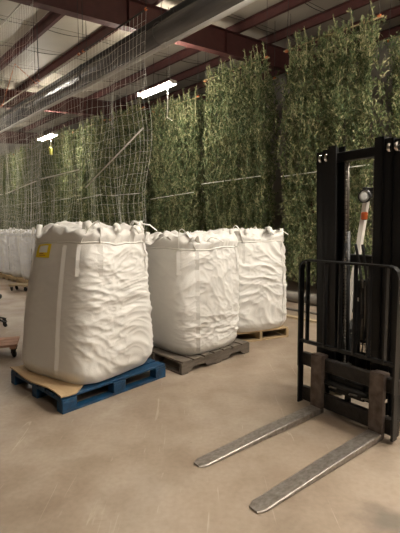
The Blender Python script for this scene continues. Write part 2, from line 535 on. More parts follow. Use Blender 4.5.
MB().tube([(0, -5, 0), (0, 24.5, 0)], 0.06, 12).build('pipe', M['pipedark'], o, smooth=True)
for k in range(10):
    MB().tube([(0, -4 + 3 * k - .05, 0), (0, -4 + 3 * k + .05, 0)], 0.07, 12).build('coupling', M['pipedark'], o)

# ------------------------------------------------------------------ hemp curtains
PW, ZB, ZT = 2.10, 0.22, 5.52
def foliage_mesh(seed, nst=44, sp=0.072, per=13):
    g = np.random.default_rng(seed)
    V, Q = [], []
    cs, fat = [], []
    for i in range(nst):
        edge = min(i, nst - 1 - i) < 2
        y0 = (i + g.random()) / nst * PW - PW / 2
        x0 = g.normal(0, 0.10)
        top = ZT + g.normal(0, 0.07) - (0.25 * g.random() if edge else 0); bot = ZB + abs(g.normal(0, 0.16)) + (0.5 * g.random() if edge else 0)
        n = int((top - bot) / sp)
        z = bot + (np.arange(n) + g.random(n)) * sp
        ph = g.random(6) * 6.28
        y = y0 + 0.05 * np.sin(z * 1.9 + ph[0]) + 0.03 * np.sin(z * 5 + ph[1])
        x = x0 + 0.07 * np.sin(z * 1.7 + ph[2]) + 0.05 * np.sin(z * 4.3 + ph[3])
        # each strand is a chain of tufts, fuller and leaner in turn
        fl_ = 0.55 + 0.45 * np.sin(z * (7 + 4 * g.random()) + ph[4]) * np.sin(z * 2.3 + ph[5])
        cs.append(np.stack([x, y, z], 1)); fat.append(fl_)
    C = np.concatenate(cs); fat = np.concatenate(fat)
    nC = len(C)
    az = g.random(nC) * 2 * PI
    out = np.stack([np.cos(az), np.sin(az) * .75, np.zeros(nC)], 1)
    ln = (0.05 + 0.16 * g.random(nC) ** 1.4) * (0.5 + fat)
    tip = C + out * ln[:, None] * 0.8 + np.array([0, 0, 1]) * (ln * 1.1)[:, None]
    for k in range(per):
        f = g.random(nC)[:, None]
        base = C + (tip - C) * f + g.normal(0, 0.010, (nC, 3))
        a2 = az + g.normal(0, 1.1, nC)
        el = R(25) + R(60) * g.random(nC)
        sgn = np.where(g.random(nC) < 0.78, 1.0, -1.0)
        d = np.stack([np.cos(a2) * np.cos(el), np.sin(a2) * np.cos(el), np.sin(el) * sgn], 1)
        L_ = (0.05 + 0.08 * g.random(nC)) * (0.6 + 0.5 * fat)
        w = 0.0075 + 0.010 * g.random(nC)
        rnd = g.normal(0, 1, (nC, 3))
        sd = np.cross(d, rnd); sd /= np.linalg.norm(sd, axis=1)[:, None] + 1e-9
        nrm = np.cross(d, sd)
        p0 = base; p2 = base + d * L_[:, None] + np.array([0, 0, -0.012])
        mid = base + d * (L_ * 0.45)[:, None]
        p1 = mid + sd * w[:, None] + nrm * 0.004; p3 = mid - sd * w[:, None] + nrm * 0.004
        blk = np.stack([p0, p1, p2, p3], 1).reshape(-1, 3)
        o = sum(len(b) for b in V)
        V.append(blk)
        Q.append(np.arange(nC * 4).reshape(-1, 4) + o)
    return np_mesh('foliage', np.concatenate(V), np.concatenate(Q), M['leaf'])
FOL = [foliage_mesh(100 + i) for i in range(4)]

def stem_mesh(seed):
    g = random.Random(seed)
    h = g.uniform(0.16, 0.42)
    dx, dy = g.uniform(-.05, .05), g.uniform(-.04, .12)
    m = MB()
    pts = [(0, 0, -0.5), (0, 0, 0), (dx * .5, dy * .5, h * .55), (dx, dy, h)]
    m.tube(pts, [0.013, 0.014, 0.011, 0.006], 5); nt_ = len(m.f)
    for k in range(16):                       # leaves along the butt
        f = g.uniform(0.0, 0.95)
        b = Vector((dx * f, dy * f, h * f)); a = g.uniform(0, 2 * PI); el = g.uniform(.5, 1.35)
        d = Vector((math.cos(a) * math.cos(el), math.sin(a) * math.cos(el), math.sin(el)))
        l = g.uniform(.06, .12) * (1.2 - f * .6)
        s = d.cross(Vector((g.gauss(0, 1), g.gauss(0, 1), g.gauss(0, 1)))).normalized() * 0.011
        m.add([b, b + d * l * .45 + s, b + d * l, b + d * l * .45 - s], [(0, 1, 2, 3)])
    me = m.mesh('stem', M['leaf']); me.materials.append(M['stem'])
    for p in list(me.polygons)[:nt_]: p.material_index = 1
    return me
STEMS = [stem_mesh(50 + i) for i in range(9)]

def tilted_rod(m_, a, b, r=0.016, n=8):
    return MB().tube([a, b], r, n)

CG = 'hemp drying curtains hung in rows'
def curtain(u0, v, label, seed, dz=0.0, front=True, tilt=0.0):
    g = random.Random(seed)
    t = thing('hemp_curtain', label, 'hemp curtain', W(u0 + PW / 2, v, 0), GRID, CG)
    t.location.z = dz
    f = link('foliage', FOL[seed % 4], t)
    if (seed // 4) % 2: f.rotation_euler = (0, 0, PI)
    tag(f, kind='stuff')
    zt = ZT + 0.03
    tilted_rod(None, (-.03, -PW / 2 - .06, zt - .02), (-.03, PW / 2 + .06, zt + .02), 0.017).build('top_rod', M['rodtan'], t, smooth=True)
    if front:
        tilted_rod(None, (-0.2, -PW / 2 + .02, 2.86 + g.uniform(-.06, .08)), (-0.2, PW / 2 - 0.05, 2.8 + g.uniform(-.06, .06)), 0.010).build('middle_rod', M['net'], t, smooth=True)
    ns = 15 if front else 10
    for k in range(ns):
        y = -PW / 2 + 0.06 + (PW - .12) * (k + g.uniform(.1, .9)) / ns
        s = link('stem', STEMS[g.randrange(9)], t, (g.uniform(-.06, .06), y, zt - .02))
        s.rotation_euler = (0, 0, g.uniform(-.5, .5))
    top = roof_under(v) - dz - 0.04
    for s in (-1, 1):
        y = s * (PW / 2 - 0.02)
        MB().tube([(-.03, y, zt), (-.02, y - s * .02, top)], 0.006, 4).build('hang_cord', M['wire'], t)
        MB().tube([(-.03, y - .03, zt), (-.03, y + .03, zt)], 0.03, 8).build('cord_knot', M['cord'], t)
    return t
ordw = ['first', 'second', 'third', 'fourth', 'fifth', 'sixth', 'seventh', 'eighth', 'ninth']
dzs = [0.0, 0.02, -.30, -.08, 0.0, -.02, 0.02, 0, 0]
for i in range(9):
    lab = ('tall olive hemp curtain directly behind the forklift mast in front row' if i == 0 else
           'tall hemp curtain in front row, %s one counted leftward from the forklift' % ordw[i])
    curtain(3.40 + 2.5 * i + (0.1 if i == 1 else 0), 7.93 + random.uniform(-.05, .05), lab, 200 + i, dzs[i])
for i in range(-1, 9):
    lab = ('shaded hemp curtain at right picture edge, set back behind the forklift' if i == 0 else
           'shaded hemp curtain in rear row right of the forklift outside the picture' if i == -1 else
           'shaded hemp curtain in rear row seen through the %s gap leftward from forklift' % ordw[i - 1])
    curtain(1.62 + 2.5 * i, 9.05, lab, 300 + i, 0.0, False)

# ------------------------------------------------------------------ empty trellis nets
def net_mesh(seed, width, zbot, ztop, cell=0.15, slack=0.1):
    g = random.Random(seed)
    nu = int(width / 0.105) + 1; nz = int((ztop - zbot) / cell) + 1
    off = g.uniform(0, 50)
    def P(a, b):                       # a in cells along width, b in cells down
        y = -width / 2 + a * width / (nu - 1)
        z = ztop - b * (ztop - zbot) / (nz - 1)
        dp = b / nz
        y += slack * dp * mnoise.noise((a * .22, b * .14, off)) * 2.0
        z += slack * dp * (mnoise.noise((a * .3, b * .2, off + 9)) * 1.3) - 0.5 * slack * dp * math.sin(PI * a / (nu - 1))
        x = slack * 1.6 * mnoise.noise((a * .2, b * .12, off + 20)) * min(1, dp * 4)
        return (x, y, z)
    m = MB()
    for a in range(nu):
        m.tube([P(a, b) for b in range(nz)], 0.0022, 3, cap=False)
    for b in range(nz):
        m.tube([P(a, b) for a in range(nu)], 0.0021, 3, cap=False)
    return m.mesh('netting', M['net'])
NG = 'empty trellis nets hung from the roof'
def net(u0, u1, v, ztop, zbot, label, seed, mid=None, peak=False, rodm='rod'):
    w = u1 - u0
    t = thing('trellis_net', label, 'net', W((u0 + u1) / 2, v, 0), GRID, NG)
    link('netting', net_mesh(seed, w, zbot, ztop), t)
    MB().tube([(0, -w / 2 - .03, ztop), (0, w / 2 + .03, ztop)], 0.013, 8).build('top_rod', M[rodm], t, smooth=True)
    if mid:
        MB().tube([(-0.05, -w / 2 + .05, mid[0]), (-0.05, w / 2 - .05, mid[1])], 0.012, 8).build('middle_rod', M['rod'], t, smooth=True)
    zr = roof_under(v) - 0.04
    for s in (-1, 1):
        MB().tube([(0, s * w / 2, ztop), (0, s * w / 2, zr)], 0.005, 4).build('hang_cord', M['wire'], t)
        MB().tube([(0, s * w / 2 - .02, ztop), (0, s * w / 2 + .02, ztop)], 0.022, 8).build('cord_knot', M['cord'], t)
    if peak:
        MB().tube([(0, -w / 2, ztop), (0, 0.1, ztop + .75), (0, w / 2, ztop)], 0.008, 5).build('orange_cord', M['cord'], t)
net(5.05, 6.98, 3.7, 4.8, 0.5, 'empty white trellis net behind the first bag, crossed by a slanting rod', 1, (3.1, 2.35), rodm='wire')
net(7.15, 9.0, 3.7, 4.8, 0.45, 'empty white trellis net with a level rod, second leftward from bags', 2, (2.7, 2.68))
net(9.2, 11.4, 3.7, 4.8, 0.4, 'empty white trellis net with an orange cord above its top rod', 3, (2.66, 2.5), True)
net(11.6, 13.6, 3.72, 4.8, 0.4, 'empty white trellis net at the left edge in the front line', 4, (2.5, 2.6))
net(13.8, 16.0, 3.72, 4.8, 0.4, 'empty white trellis net farthest down the line beyond left edge', 5)
net(7.4, 9.4, 3.0, 5.75, 1.0, 'higher empty trellis net hung near roof at upper left', 6)
net(9.5, 11.6, 3.0, 5.75, 1.0, 'higher empty trellis net hung near roof at far upper left', 7)

# ------------------------------------------------------------------ bulk bags
def bag_parts(seed, hx, hy, h, toph, res=(150, 84), smooth_side=1.0, amp=1.0, lean=(0, 0), flare=0.06, n_exp=4.2, inset=0.0):
    off = seed * 13.7
    N, Mz = res
    def profile(t):
        b = min(1.0, t / 0.10)
        s = 0.90 + 0.10 * math.sin(b * PI / 2)
        s *= 1.0 + flare * (1 - t) + 0.035 * math.sin(PI * t)
        if t > 0.9: s *= 1 - 0.035 * ((t - .9) / .1) ** 2
        return s
    def rad(a, e):
        c, s_ = abs(math.cos(a)), abs(math.sin(a))
        return (c ** e + s_ ** e) ** (-1.0 / e)
    def fold(p):
        q = Vector(p)
        wv = Vector((mnoise.noise(q * 1.3 + Vector((off, 0, 0))), mnoise.noise(q * 1.3 + Vector((0, off, 0))), mnoise.noise(q * 1.3 + Vector((0, 0, off)))))
        q = q + wv * 0.35
        r1 = 1 - abs(mnoise.noise(Vector((q.x * 1.8, q.y * 1.8, q.z * 5.0 + q.x * 2.0)) + Vector((off, 3, 1)))) * 2.4
        r2 = 1 - abs(mnoise.noise(Vector((q.x * 5.5 + q.z * 3, q.y * 5.5, q.z * 8 - q.y * 4)) + Vector((1, off, 5)))) * 2.4
        r3 = 1 - abs(mnoise.noise(Vector((q.x * 10 + q.z * 4, q.y * 10, q.z * 17)) + Vector((7, 2, off)))) * 2.2
        r4 = mnoise.noise(Vector((q.x * 22, q.y * 22, q.z * 26)) + Vector((off, off, 2)))
        cr = lambda r: r * abs(r)
        return 0.48 * cr(r1) + 0.34 * r2 + 0.24 * cr(r3) + 0.08 * r4
    def shape(a, t, k=1.0):
        r_ = rad(a, n_exp) * profile(t)
        x = hx * r_ * math.cos(a); y = hy * r_ * math.sin(a); z = h * t
        # the two -u / +v sides are slack and creased, the -v side is pulled flat
        side = 0.5 + 0.5 * math.cos(a + PI * 0.30)          # 1 toward (+v,-u)
        mask = smooth_side + (1 - smooth_side) * min(1, max(0, (side - 0.42) / 0.25))
        mask *= 0.25 + 0.75 * min(1, t * 6)
        d = (fold((x, y, z)) - 0.35) * 0.030 * amp * mask + 0.02 * mnoise.noise(Vector((x * 2, y * 2, z * 1.6 + off)))
        nx, ny = math.cos(a), math.sin(a)
        tz = 0.010 * amp * mask * mnoise.noise(Vector((x * 3, y * 3, z * 6 + off)))
        sag = 0.0
        if t > .85: sag = 0.03 * mnoise.noise(Vector((math.cos(a) * 2, math.sin(a) * 2, off))) * (t - .85) / .15
        return (x + nx * d + lean[0] * t, y + ny * d + lean[1] * t, max(0.0, z + tz + sag))
    vs, qs = [], []
    for j in range(Mz):
        t = j / (Mz - 1)
        for i in range(N):
            vs.append(shape(2 * PI * i / N, t))
    for j in range(Mz - 1):
        for i in range(N):
            k = (i + 1) % N
            qs.append((j * N + i, j * N + k, (j + 1) * N + k, (j + 1) * N + i))
    # bottom closing rings
    for f in (0.7, 0.35, 0.02):
        b0 = len(vs)
        for i in range(N):
            x, y, z = vs[i]; vs.append((x * f, y * f, 0.0))
        prev = 0 if f == 0.7 else b0 - N
        for i in range(N):
            k = (i + 1) % N
            qs.append((b0 + i, b0 + k, prev + k, prev + i))
    body = (np.array(vs), np.array(qs))
    # crumpled top cloth gathered above the rim
    tv, tq = [], []
    NR = 30
    for j in range(NR):
        f = j / (NR - 1)
        for i in range(N):
            a = 2 * PI * i / N
            x0, y0, z0 = shape(a, 1.0)
            cx, cy = lean
            # out and up over the rim, then in to the gathered middle
            rr = 1.0 + 0.22 * f if f < .08 else 1.0176 - 0.985 * ((f - .08) / .92)
            up = toph * (0.30 * min(1, f / .08) ** .6 + 0.70 * math.sin(min(1, f / .55) * PI / 2))
            x = cx + (x0 - cx) * rr; y = cy + (y0 - cy) * rr
            q = Vector((x * 2.6, y * 2.6, f * 1.2 + off))
            rid = 1 - 2.2 * abs(mnoise.noise(q)); rid2 = 1 - 2.2 * abs(mnoise.noise(q * 2.3 + Vector((4, 0, 0))))
            rid3 = 1 - 2.4 * abs(mnoise.noise(q * 5.1 + Vector((0, 6, 0))))
            w = min(1, f * 6) * (1 - 0.5 * f)
            dz = ((rid - .3) * 0.075 + (rid2 - .3) * 0.042 + (rid3 - .3) * 0.016) * w
            rad_d = (rid2 * 0.014 + rid * 0.012) * math.sin(min(1, f * 3.2) * PI) if f < .32 else 0.0
            tv.append((x + math.cos(a) * rad_d, y + math.sin(a) * rad_d, z0 - 0.012 + up + dz))
    for j in range(NR - 1):
        for i in range(N):
            k = (i + 1) % N
            tq.append((j * N + i, j * N + k, (j + 1) * N + k, (j + 1) * N + i))
    top = (np.array(tv), np.array(tq))
    return body, top, shape

def loop_strap(m, base_a, base_b, mid, w=0.05):
    """webbing loop from base_a over mid to base_b"""
    a, b, c = Vector(base_a), Vector(base_b), Vector(mid)
    pts = []
    for k in range(13):
        t = k / 12
        p = a * (1 - t) ** 2 + (c * 2 - (a + b) * .5) * 2 * t * (1 - t) + b * t * t
        pts.append(p)
    side = (b - a).cross(c - (a + b) * .5)
    m.strip(pts, side, w, 0.006)

def fill_bag(t, seed, hx, hy, h, toph, m, label=False, seams=(PI * 1.06,), **kw):
    body, top, shape = bag_parts(seed, hx, hy, h, toph, **kw)
    g = random.Random(seed)
    link('body', np_mesh('body', body[0], body[1], m, True), t)
    link('top_cloth', np_mesh('top_cloth', top[0], top[1], m, True), t)
    rim = MB()
    pts = []
    for i in range(96):
        a = 2 * PI * i / 96
        x, y, z = shape(a, 0.992); pts.append((x * 1.006, y * 1.006, z))
    rim.tube(pts, 0.009, 5, closed=True).build('rim_seam', M['strap'], t, smooth=True)
    for k, a0 in enumerate((PI * .25, PI * .75, PI * 1.25, PI * 1.75)):
        p1 = Vector(shape(a0 - .17, 0.985)); p2 = Vector(shape(a0 + .17, 0.985))
        mid = (p1 + p2) * .5 + Vector((math.cos(a0) * g.uniform(-.12, .05), math.sin(a0) * g.uniform(-.12, .05), toph + g.uniform(.03, .12)))
        mb = MB(); loop_strap(mb, p1, p2, mid)
        mb.build('lift_loop', M['strap'], t, smooth=True)
        # the stitched foot of each strap running down the bag
        for aa in (a0 - .17, a0 + .17):
            path = []
            for q in range(9):
                x, y, z = shape(aa, 0.985 - 0.22 * q / 8)
                path.append((x * 1.002, y * 1.002, z))
            MB().strip(path, (-math.sin(aa), math.cos(aa), 0), 0.05, 0.005).build('strap_foot', m, t)
    for k in range(5):                         # loose cloth ends standing out of the gathered top
        a0 = g.uniform(PI * .95, PI * 1.85); x, y, z = shape(a0, 0.99); f = g.uniform(.72, .98)
        p = Vector((x * f, y * f, z + toph * .35)); d = Vector((math.cos(a0 + g.uniform(-1, 1)), math.sin(a0 + g.uniform(-1, 1)), 0))
        hgt = g.uniform(.08, .17)
        pth = [p, p + d * .02 + Vector((0, 0, hgt * .6)), p + d * .06 + Vector((0, 0, hgt)), p + d * .13 + Vector((0, 0, hgt * .9)), p + d * .19 + Vector((0, 0, hgt * .45))]
        MB().strip(pth, Vector((-d.y, d.x, 0.2)), g.uniform(.035, .07), 0.005).build('cloth_end', M['strap'], t, smooth=True)
    for a in seams:
        path = []
        for q in range(30):
            x, y, z = shape(a, 0.02 + 0.95 * q / 29)
            path.append((x * 1.001, y * 1.001, z))
        MB().strip(path, (-math.sin(a), math.cos(a), 0), 0.075, 0.004).build('seam_band', m, t)
    return shape

PH = 0.145
GB = 'white bulk bags in the front row'
# bag 1
b1 = thing('bulk_bag', 'large white bulk bag with yellow label on the blue pallet', 'bulk bag', W(3.84, 1.99, PH + 0.017), GRID + R(13), GB)
sh = fill_bag(b1, 3, 0.435, 0.475, 1.31, 0.15, M['bag'], seams=(PI * 1.10,), smooth_side=0.10, amp=1.15, flare=0.22, lean=(0.05, -0.05), res=(260, 150), n_exp=4.6)
def surf_patch(shape, a0, a1, t0, t1, push, n=7):
    vs = []; fs = []
    for j in range(n):
        for i in range(n):
            a = a0 + (a1 - a0) * i / (n - 1); t = t0 + (t1 - t0) * j / (n - 1)
            x, y, z = shape(a, t)
            vs.append((x + math.cos(a) * push, y + math.sin(a) * push, z))
    for j in range(n - 1):
        for i in range(n - 1):
            fs.append((j * n + i, j * n + i + 1, (j + 1) * n + i + 1, (j + 1) * n + i))
    return MB().add(vs, fs)
LA0, LA1, LT0, LT1 = PI * 0.845, PI * 0.965, 0.88, 0.978
lb = surf_patch(sh, LA0, LA1, LT0, LT1, 0.010).build('label', M['yellow'], b1)
tag(lb, 'yellow printed label with pale panel')
da, dtt = LA1 - LA0, LT1 - LT0
surf_patch(sh, LA0 + da * .2, LA1 - da * .2, LT0 + dtt * .38, LT1 - dtt * .12, 0.0125).build('label_panel', M['paper'], lb)
for k in range(2):
    surf_patch(sh, LA0 + da * .25, LA1 - da * (.3 + .15 * k), LT0 + dtt * (.14 + .13 * k), LT0 + dtt * (.2 + .13 * k), 0.0125).build('label_line', M['ink'], lb)
# bag 2
b2 = thing('bulk_bag', 'large white bulk bag on grey wooden pallet, middle of the front row', 'bulk bag', W(3.72, 3.36, PH), GRID + R(2), GB)
fill_bag(b2, 8, 0.50, 0.49, 1.22, 0.15, M['bag'], seams=(PI * 1.30,), smooth_side=0.10, amp=1.05, res=(260, 150), flare=0.0, lean=(-0.02, 0.0))
# bag 3
b3 = thing('bulk_bag', 'large white bulk bag on pale pallet, farthest right of the front row', 'bulk bag', W(3.92, 4.64, PH), GRID + R(-16), GB)
fill_bag(b3, 15, 0.485, 0.49, 1.27, 0.13, M['bag'], seams=(PI * 1.7,), smooth_side=0.8, amp=1.15, res=(220, 130), flare=0.08)

# ------------------------------------------------------------------ pallets
def block_pallet(label, loc, rz, m, lx=1.2, ly=1.0, group=None):
    t = thing('pallet', label, 'pallet', loc, rz, group)
    H = PH
    # bottom boards, nine blocks, cross boards, deck boards (deck boards run along x)
    for y in (-ly / 2 + .05, 0, ly / 2 - .05):
        MB().box((-lx / 2, y - .05, 0), (lx / 2, y + .05, .02), .003).build('bottom_board', m, t)
    for x in (-lx / 2 + .07, 0, lx / 2 - .07):
        for y in (-ly / 2 + .05, 0, ly / 2 - .05):
            MB().box((x - .07, y - .05, .02), (x + .07, y + .05, .10), .004).build('block', m, t)
        MB().box((x - .07, -ly / 2, .10), (x + .07, ly / 2, .122), .003).build('cross_board', m, t)
    nb = 7; w = ly / nb
    for k in range(nb):
        y = -ly / 2 + w * (k + .5)
        MB().box((-lx / 2, y - w * .40, .122), (lx / 2, y + w * .40, H), .003).build('deck_board', m, t)
    return t
def stringer_pallet(label, loc, rz, m, lx=1.2, ly=1.0, group=None, notch=True, nb=7, mdeck=None):
    t = thing('pallet', label, 'pallet', loc, rz, group)
    H = PH
    for y in (-ly / 2 + .02, 0, ly / 2 - .02):
        poly = [(-lx / 2, .018)]
        if notch:
            for c in (-lx * .27, lx * .27):
                poly += [(c - .13, .018), (c - .10, .058), (c + .10, .058), (c + .13, .018)]
        poly += [(lx / 2, .018), (lx / 2, .125), (-lx / 2, .125)]
        MB().prism(poly, y - .02, y + .02).build('stringer', m, t)
    for x in (-lx / 2 + .05, 0, lx / 2 - .05):
        MB().box((x - .05, -ly / 2, 0), (x + .05, ly / 2, .018), .003).build('bottom_board', m, t)
    w = lx / nb
    for k in range(nb):
        x = -lx / 2 + w * (k + .5); e = random.uniform(-.006, .006)
        MB().box((x - w * .41, -ly / 2 + e, .125), (x + w * .41, ly / 2 + e, H), .003).build('deck_board', mdeck or m, t)
    return t
GP = 'pallets under the bulk bags'
block_pallet('blue painted wooden pallet under the bag with yellow label', W(3.78, 1.98, 0), GRID + R(4), M['blue'], 1.2, 1.06, GP)
stringer_pallet('weathered grey wooden pallet under the middle bulk bag', W(3.72, 3.34, 0), GRID + R(1), M['greywood'], 1.17, 1.02, GP)
stringer_pallet('pale brown wooden pallet with open ends under the third bulk bag', W(3.94, 4.64, 0), GRID + R(71), M['wood'], 1.04, 0.96, GP, mdeck=M['wood'], notch=False)
# cardboard sheet between the blue pallet and its bag
cb = MB(); n = 14
for s_ in (0, 1):
    vs = []
    for j in range(n):
        for i in range(n):
            a, b = i / (n - 1), j / (n - 1)
            z = 0.013 * s_ + 0.0015
            e = max(0, .06 - a) / .06
            z += e * 0.010 * (1 + math.sin(b * 9)) 
            xx = -0.615 + 0.95 * a + 0.012 * math.sin(b * 7); y_lo = -0.535 + min(.16, max(0, (xx + .46) * .9))
            vs.append((xx, y_lo + (0.525 - y_lo) * b, z))
    fs = [(j * n + i, j * n + i + 1, (j + 1) * n + i + 1, (j + 1) * n + i) for j in range(n - 1) for i in range(n - 1)]
    cb.add(vs, fs if s_ else [f[::-1] for f in fs])
edge = [i for i in range(n)] + [j * n + n - 1 for j in range(1, n)] + [(n - 1) * n + i for i in range(n - 2, -1, -1)] + [j * n for j in range(n - 2, 0, -1)]
for q in range(len(edge)):
    a, b = edge[q], edge[(q + 1) % len(edge)]
    cb.f.append((a, b, b + n * n, a + n * n))
tag(cb.build('cardboard_sheet', M['card'], None, W(3.78, 1.98, PH), GRID + R(4)), 'tan cardboard sheet lying between blue pallet and bag', 'cardboard')

# ------------------------------------------------------------------ far bags by the left edge
GF = 'white bulk bags in the far row by the left edge'
far_u = [9.85, 10.76, 11.67, 12.58, 13.49, 14.4]
far_lab = ['far white bulk bag hidden behind the labelled bag', 'far white bulk bag showing beside the labelled bag\'s left edge', 'far white bulk bag, second leftward from the labelled bag',
           'far white bulk bag, third leftward from the labelled bag', 'far white bulk bag cut by the left picture edge', 'far white bulk bag beyond the left picture edge']
pal_lab = [l.replace('far white bulk bag', 'wooden pallet under the far bag') for l in far_lab]
proto = None
def copy_tree(o, parent=None):
    c = o.copy(); COL.objects.link(c); c.parent = parent
    for ch in list(o.children): copy_tree(ch, c)
    return c
protos = []
for i, u in enumerate(far_u):
    if i < 2:
        t = thing('bulk_bag', far_lab[i], 'bulk bag', W(u, 4.62, PH), GRID, GF)
        fill_bag(t, 31 + i * 5, 0.47, 0.405, 1.22, 0.14, M['bag2'], seams=(), smooth_side=1.0, amp=1.0, flare=0.0, res=(96, 50), n_exp=3.4)
        for a in (PI * .86,) if i else ():
            MB().tube([(-.50, math.sin(a) * .4, .2), (-.505, math.sin(a) * .4 + .01, .5), (-.50, math.sin(a) * .4, .9)], 0.007, 5).build('tie_cord', M['pipegrey'], t)
        protos.append(t)
        p = stringer_pallet(pal_lab[i], W(u, 4.62, 0), GRID + PI / 2, M['wood'], 0.86, 1.0, 'wooden pallets under the far bags')
        if i == 0: pproto = p
    else:
        t = copy_tree(protos[i % 2]); t.location = W(u, 4.62 + random.uniform(-.04, .04), PH); t['label'] = far_lab[i]
        t.rotation_euler = (0, 0, GRID + random.uniform(-.06, .06))
        p = copy_tree(pproto); p.location = W(u, 4.62, 0); p['label'] = pal_lab[i]

# ------------------------------------------------------------------ small things on the floor at the left
def caster(parent, x, y, ztop, r=0.045, rz=0.0):
    c = Vector((x, y, 0))
    ca, sa = math.cos(rz), math.sin(rz)
    def T(p): return Vector((x + p.x * ca - p.y * sa, y + p.x * sa + p.y * ca, p.z))
    w = MB().lathe([(r * .5, -.014), (r * .9, -.014), (r, -.008), (r, .008), (r * .9, .014), (r * .5, .014)], 18, 'y', (r * .4, 0, r)).xf(T).build('caster_wheel', M['rubber'], parent)
    f = MB().box((-.02, -.022, r * .9), (r * .6, -.017, ztop - .004)).box((-.02, .017, r * .9), (r * .6, .022, ztop - .004)).box((-.03, -.03, ztop - .006), (r, .03, ztop))
    f.tube([(r * .4, -.025, r), (r * .4, .025, r)], .008, 6)
    f.xf(T).build('caster_fork', M['blackdull'], w)
def dolly(label, loc, rz, lx, ly, zt, m, group):
    t = thing('platform_dolly', label, 'dolly', loc, rz, group)
    for k in range(3):
        y = -ly / 2 + ly * (k + .5) / 3
        MB().box((-lx / 2, y - ly / 6 + .006, zt - .03), (lx / 2, y + ly / 6 - .006, zt), .004).build('plank', m, t)
    for x in (-lx / 2 + .05, lx / 2 - .05):
        MB().box((x - .035, -ly / 2, zt - .055), (x + .035, ly / 2, zt - .03), .003).build('cross_rail', m, t)
        for y in (-ly / 2 + .06, ly / 2 - .06):
            caster(t, x, y, zt - .055, .046, random.uniform(0, 6))
    return t
dolly('low wooden dolly with black casters cut by the left edge', (-2.62, 4.93, 0), R(20), 0.60, 0.42, 0.165, M['dollytop'], 'wheeled dollies on the floor')
dolly('small pale dolly on casters in front of the far bags', (-4.62, 10.2, 0), R(-6), 0.46, 0.34, 0.17, M['tan'], 'wheeled dollies on the floor')
# rolling stool, only one foot reaches into the picture
st = thing('rolling_stool', 'black rolling stool whose caster foot reaches in at left edge', 'stool', (-3.42, 6.42, 0), R(0))
MB().lathe([(.03, .10), (.035, .12), (.03, .16), (.025, .44)], 14).build('column', M['black'], st, smooth=True)
for k in range(5):
    a = k * 2 * PI / 5 - .15
    MB().tube([(0, 0, .13), (math.cos(a) * .13, math.sin(a) * .13, .12), (math.cos(a) * .25, math.sin(a) * .25, .085)], [.022, .018, .013], 8).build('leg', M['black'], st, smooth=True)
    caster(st, math.cos(a) * .25, math.sin(a) * .25, .085, .028, a)
MB().lathe([(.05, .44), (.17, .45), (.185, .47), (.18, .51), (.12, .525), (.01, .53)], 28).build('seat', M['blackdull'], st, smooth=True)

# ------------------------------------------------------------------ low pipes and lumber under the hemp
o = thing('floor_hose', 'fat grey hose lying along the floor under the hemp', 'hose', W(0, 7.35, 0.12), GRID)
MB().tube([(0.02 * math.sin(k * .7), -1 + k * .5, 0) for k in range(48)], 0.12, 12).build('hose_body', M['pipegrey'], o, smooth=True)
for k in range(24):
    MB().tube([(0, -.6 + k, 0), (0, -.54 + k, 0)], 0.127, 12).build('hose_band', M['pipedark'], o)
o = MB().tube([(0, -1.5, 0), (0, 2.5, .004), (0, 6, 0)], 0.022, 8).build('metal_pole', M['pipegrey'], None, W(0, 6.58, 0.022), GRID, smooth=True)
tag(o, 'thin dark metal pole lying on the floor behind the bags', 'pole')
o = MB().box((-.045, -1.0, 0), (.045, 5.2, .04), .004).build('lumber_board', M['tan'], None, W(0, 6.02, 0), GRID)
tag(o, 'long pale board lying on the floor behind the third bag', 'board')

# ------------------------------------------------------------------ forklift
FL = thing('forklift', 'black forklift with twin steel forks lowered to the concrete floor', 'forklift', (1.175, 3.105, 0), R(217.2))
TILT = R(2.6)
PIV = Vector((-0.35, 0, 0.0)); LIFT = 0.078
def TM(p):                                  # forward tilt of mast, carriage and forks
    q = p - PIV
    c, s = math.cos(TILT), math.sin(TILT)
    return Vector((q.x * c + q.z * s, q.y, -q.x * s + q.z * c)) + PIV + Vector((0, 0, LIFT))
TILT2, LIFT2 = R(0.7), 0.018
def TC(p):
    q = p - PIV
    c, s = math.cos(TILT2), math.sin(TILT2)
    return Vector((q.x * c + q.z * s, q.y, -q.x * s + q.z * c)) + PIV + Vector((0, 0, LIFT2))
YC = -0.05
def tm(mb, name, m, parent=None, smooth=False): return mb.xf(TM).build(name, m, parent or FL, smooth=smooth)
mast = None
